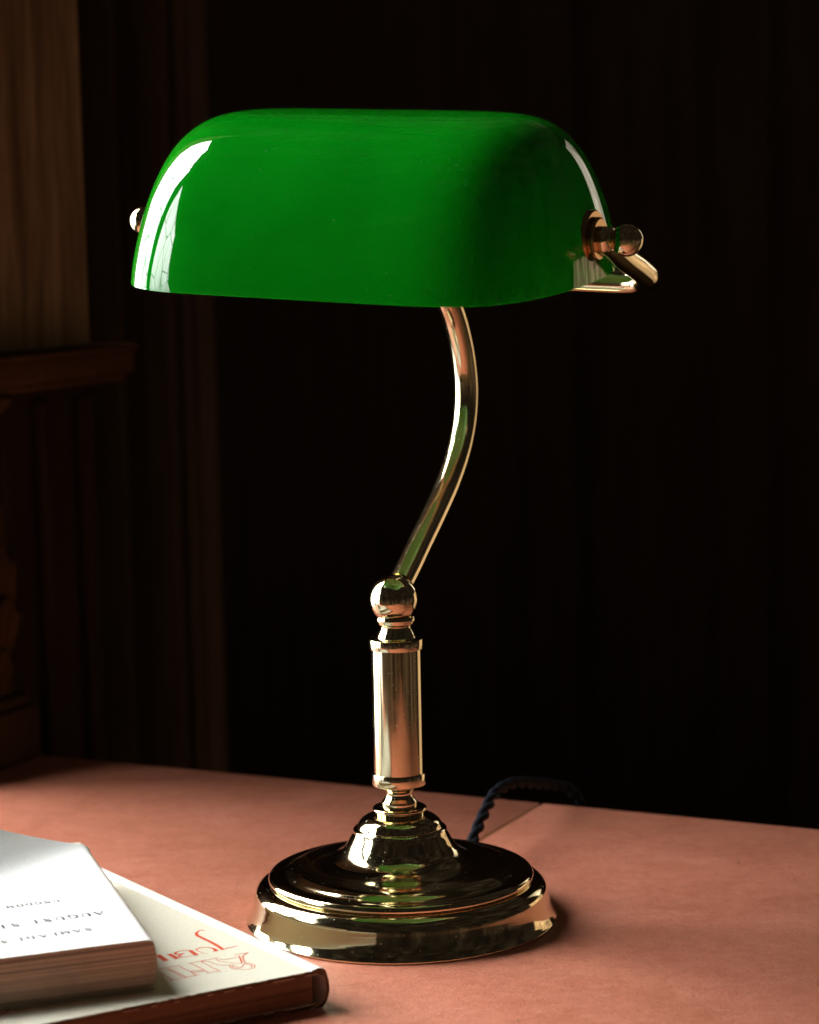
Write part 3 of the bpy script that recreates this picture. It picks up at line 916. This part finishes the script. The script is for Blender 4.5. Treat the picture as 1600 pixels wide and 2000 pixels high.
def area(name, pos, aim_dir, sx, sy, radiance, col, spread=180, tex=True, lo=1.0, hi=1.0, branches=False):
    L = bpy.data.lights.new(name, 'AREA')
    L.shape = 'RECTANGLE'
    L.size, L.size_y = sx, sy
    L.energy = radiance * PI * sx * sy
    L.color = col
    L.spread = math.radians(spread)
    o = bpy.data.objects.new(name, L)
    COL.objects.link(o)
    o.location = pos
    d = Vector(aim_dir).normalized()
    X = d.cross(Zv).normalized()          # local x horizontal
    Y = X.cross(d)
    o.matrix_world = Matrix((( X.x, Y.x, -d.x, pos[0]), (X.y, Y.y, -d.y, pos[1]), (X.z, Y.z, -d.z, pos[2]), (0, 0, 0, 1)))
    if tex:
        L.use_nodes = True
        nt = L.node_tree
        em = nt.nodes['Emission']
        g = node(nt, 'ShaderNodeNewGeometry')
        mp = node(nt, 'ShaderNodeMapping')
        mp.inputs['Scale'].default_value = (14, 3.2, 1)
        nt.links.new(g.outputs['Parametric'], mp.inputs['Vector'])
        nz_ = noise_tex(nt, mp.outputs['Vector'], 1, 5, .6, .3)
        sep = node(nt, 'ShaderNodeSeparateXYZ')
        nt.links.new(g.outputs['Parametric'], sep.inputs[0])
        grad = maprange(nt, sep.outputs['Y'], .05, .95, lo, hi)      # brighter sky above, darker garden below
        mul = node(nt, 'ShaderNodeMath', operation='MULTIPLY')
        nt.links.new(maprange(nt, nz_, .36, .60, .50 if branches else .25, 1.12 if branches else 1.3), mul.inputs[0])
        nt.links.new(grad, mul.inputs[1])
        out = mul.outputs[0]
        if branches:      # bare twigs and dark shrubs outside the window
            mp2 = node(nt, 'ShaderNodeMapping')
            mp2.inputs['Scale'].default_value = (5.2, 5.6, 1)
            mp2.inputs['Rotation'].default_value = (0, 0, .35)
            nt.links.new(g.outputs['Parametric'], mp2.inputs['Vector'])
            vo = node(nt, 'ShaderNodeTexVoronoi', feature='DISTANCE_TO_EDGE')
            vo.inputs['Scale'].default_value = 1.3
            nt.links.new(mp2.outputs['Vector'], vo.inputs['Vector'])
            twig = maprange(nt, vo.outputs['Distance'], .008, .026, .10, 1)
            bush = noise_tex(nt, mp2.outputs['Vector'], 3.2, 4, .65)
            hgt_ = node(nt, 'ShaderNodeMath', operation='MULTIPLY_ADD')
            nt.links.new(sep.outputs['Y'], hgt_.inputs[0]); hgt_.inputs[1].default_value = 1.6
            nt.links.new(bush, hgt_.inputs[2])
            bm_ = maprange(nt, hgt_.outputs[0], .52, .60, .18, 1)
            m2 = node(nt, 'ShaderNodeMath', operation='MULTIPLY'); m3 = node(nt, 'ShaderNodeMath', operation='MULTIPLY')
            nt.links.new(out, m2.inputs[0]); nt.links.new(twig, m2.inputs[1])
            nt.links.new(m2.outputs[0], m3.inputs[0]); nt.links.new(bm_, m3.inputs[1])
            # window opening: a dark upright bar, and a slanted edge shaped for the reflection
            edge = ramp(nt, sep.outputs['Y'], [(0, (1, 1, 1)), (.33, (1, 1, 1)), (.60, (.885,) * 3), (.764, (.57,) * 3), (.84, (.446,) * 3), (1, (.22,) * 3)])
            def mth(op, a, b2):
                q = node(nt, 'ShaderNodeMath', operation=op)
                for k2, val in enumerate((a, b2)):
                    if isinstance(val, (int, float)):
                        q.inputs[k2].default_value = val
                    else:
                        nt.links.new(val, q.inputs[k2])
                return q.outputs[0]
            dcut = mth('SUBTRACT', edge, sep.outputs['X'])
            cut = maprange(nt, dcut, -.006, .006, 0, 1)
            dbar = mth('ABSOLUTE', mth('SUBTRACT', sep.outputs['X'], .523), 0)
            bar = maprange(nt, dbar, .050, .058, 0, 1)
            side = maprange(nt, sep.outputs['X'], .50, .56, 1, .65)      # near side dimmed to weaken the column's shadow
            out = mth('MULTIPLY', mth('MULTIPLY', mth('MULTIPLY', m3.outputs[0], cut), bar), side)
        nt.links.new(out, em.inputs['Strength'])
    return o
# daylight through the window beside the desk: two panes with a glazing bar between them
for p0, p1, z0, z1 in ((-1.45, .459, -.52, 2.35),):
    area('window_daylight', tp(-1.45, (p0 + p1) / 2, (z0 + z1) / 2), T, p1 - p0, z1 - z0, 18, (.98, 1.0, .985), 170, lo=.22, hi=2.25, branches=True)
# weak light from the rest of the room
area('far_room_light', tp(.36, 1.78, .72), tp(-.55, -1.68, -.25), .32, .66, .16, (1, .86, .66), 44, tex=True)
area('far_room_glow', tp(.86, 1.74, -.16), tp(-.75, -1.5, .05), .85, 1.15, .20, (1, .66, .38), 80, tex=True)

# ------------------------------------------------------------------ CAMERA
cam = bpy.data.cameras.new('camera')
co = bpy.data.objects.new('camera', cam)
COL.objects.link(co)
Cp = Vector((.00771, -1.11733, .33644))
Rv, Uv, Fv = Vector((.9998, -.002437, -.01985)), Vector((.019999, .121845, .992348)), Vector((0, .992546, -.121869))
co.matrix_world = Matrix(((Rv.x, Uv.x, -Fv.x, Cp.x), (Rv.y, Uv.y, -Fv.y, Cp.y), (Rv.z, Uv.z, -Fv.z, Cp.z), (0, 0, 0, 1)))
cam.sensor_fit = 'HORIZONTAL'
cam.sensor_width = 36
cam.lens = 36 * 4600 / 1600
cam.clip_start = .05
cam.clip_end = 60
cam.dof.use_dof = True
cam.dof.focus_distance = 1.10
cam.dof.aperture_fstop = 11
scn.camera = co

scn.view_settings.view_transform = 'Standard'
scn.view_settings.look = 'None'
scn.view_settings.exposure = 0
scn.view_settings.gamma = 1
scn.view_settings.use_curve_mapping = False
scn.cycles.max_bounces = 10
scn.cycles.glossy_bounces = 6
scn.cycles.diffuse_bounces = 5
scn.cycles.caustics_reflective = True
scn.cycles.blur_glossy = .6
scn.cycles.sample_clamp_indirect = 3
scn.cycles.use_denoising = True
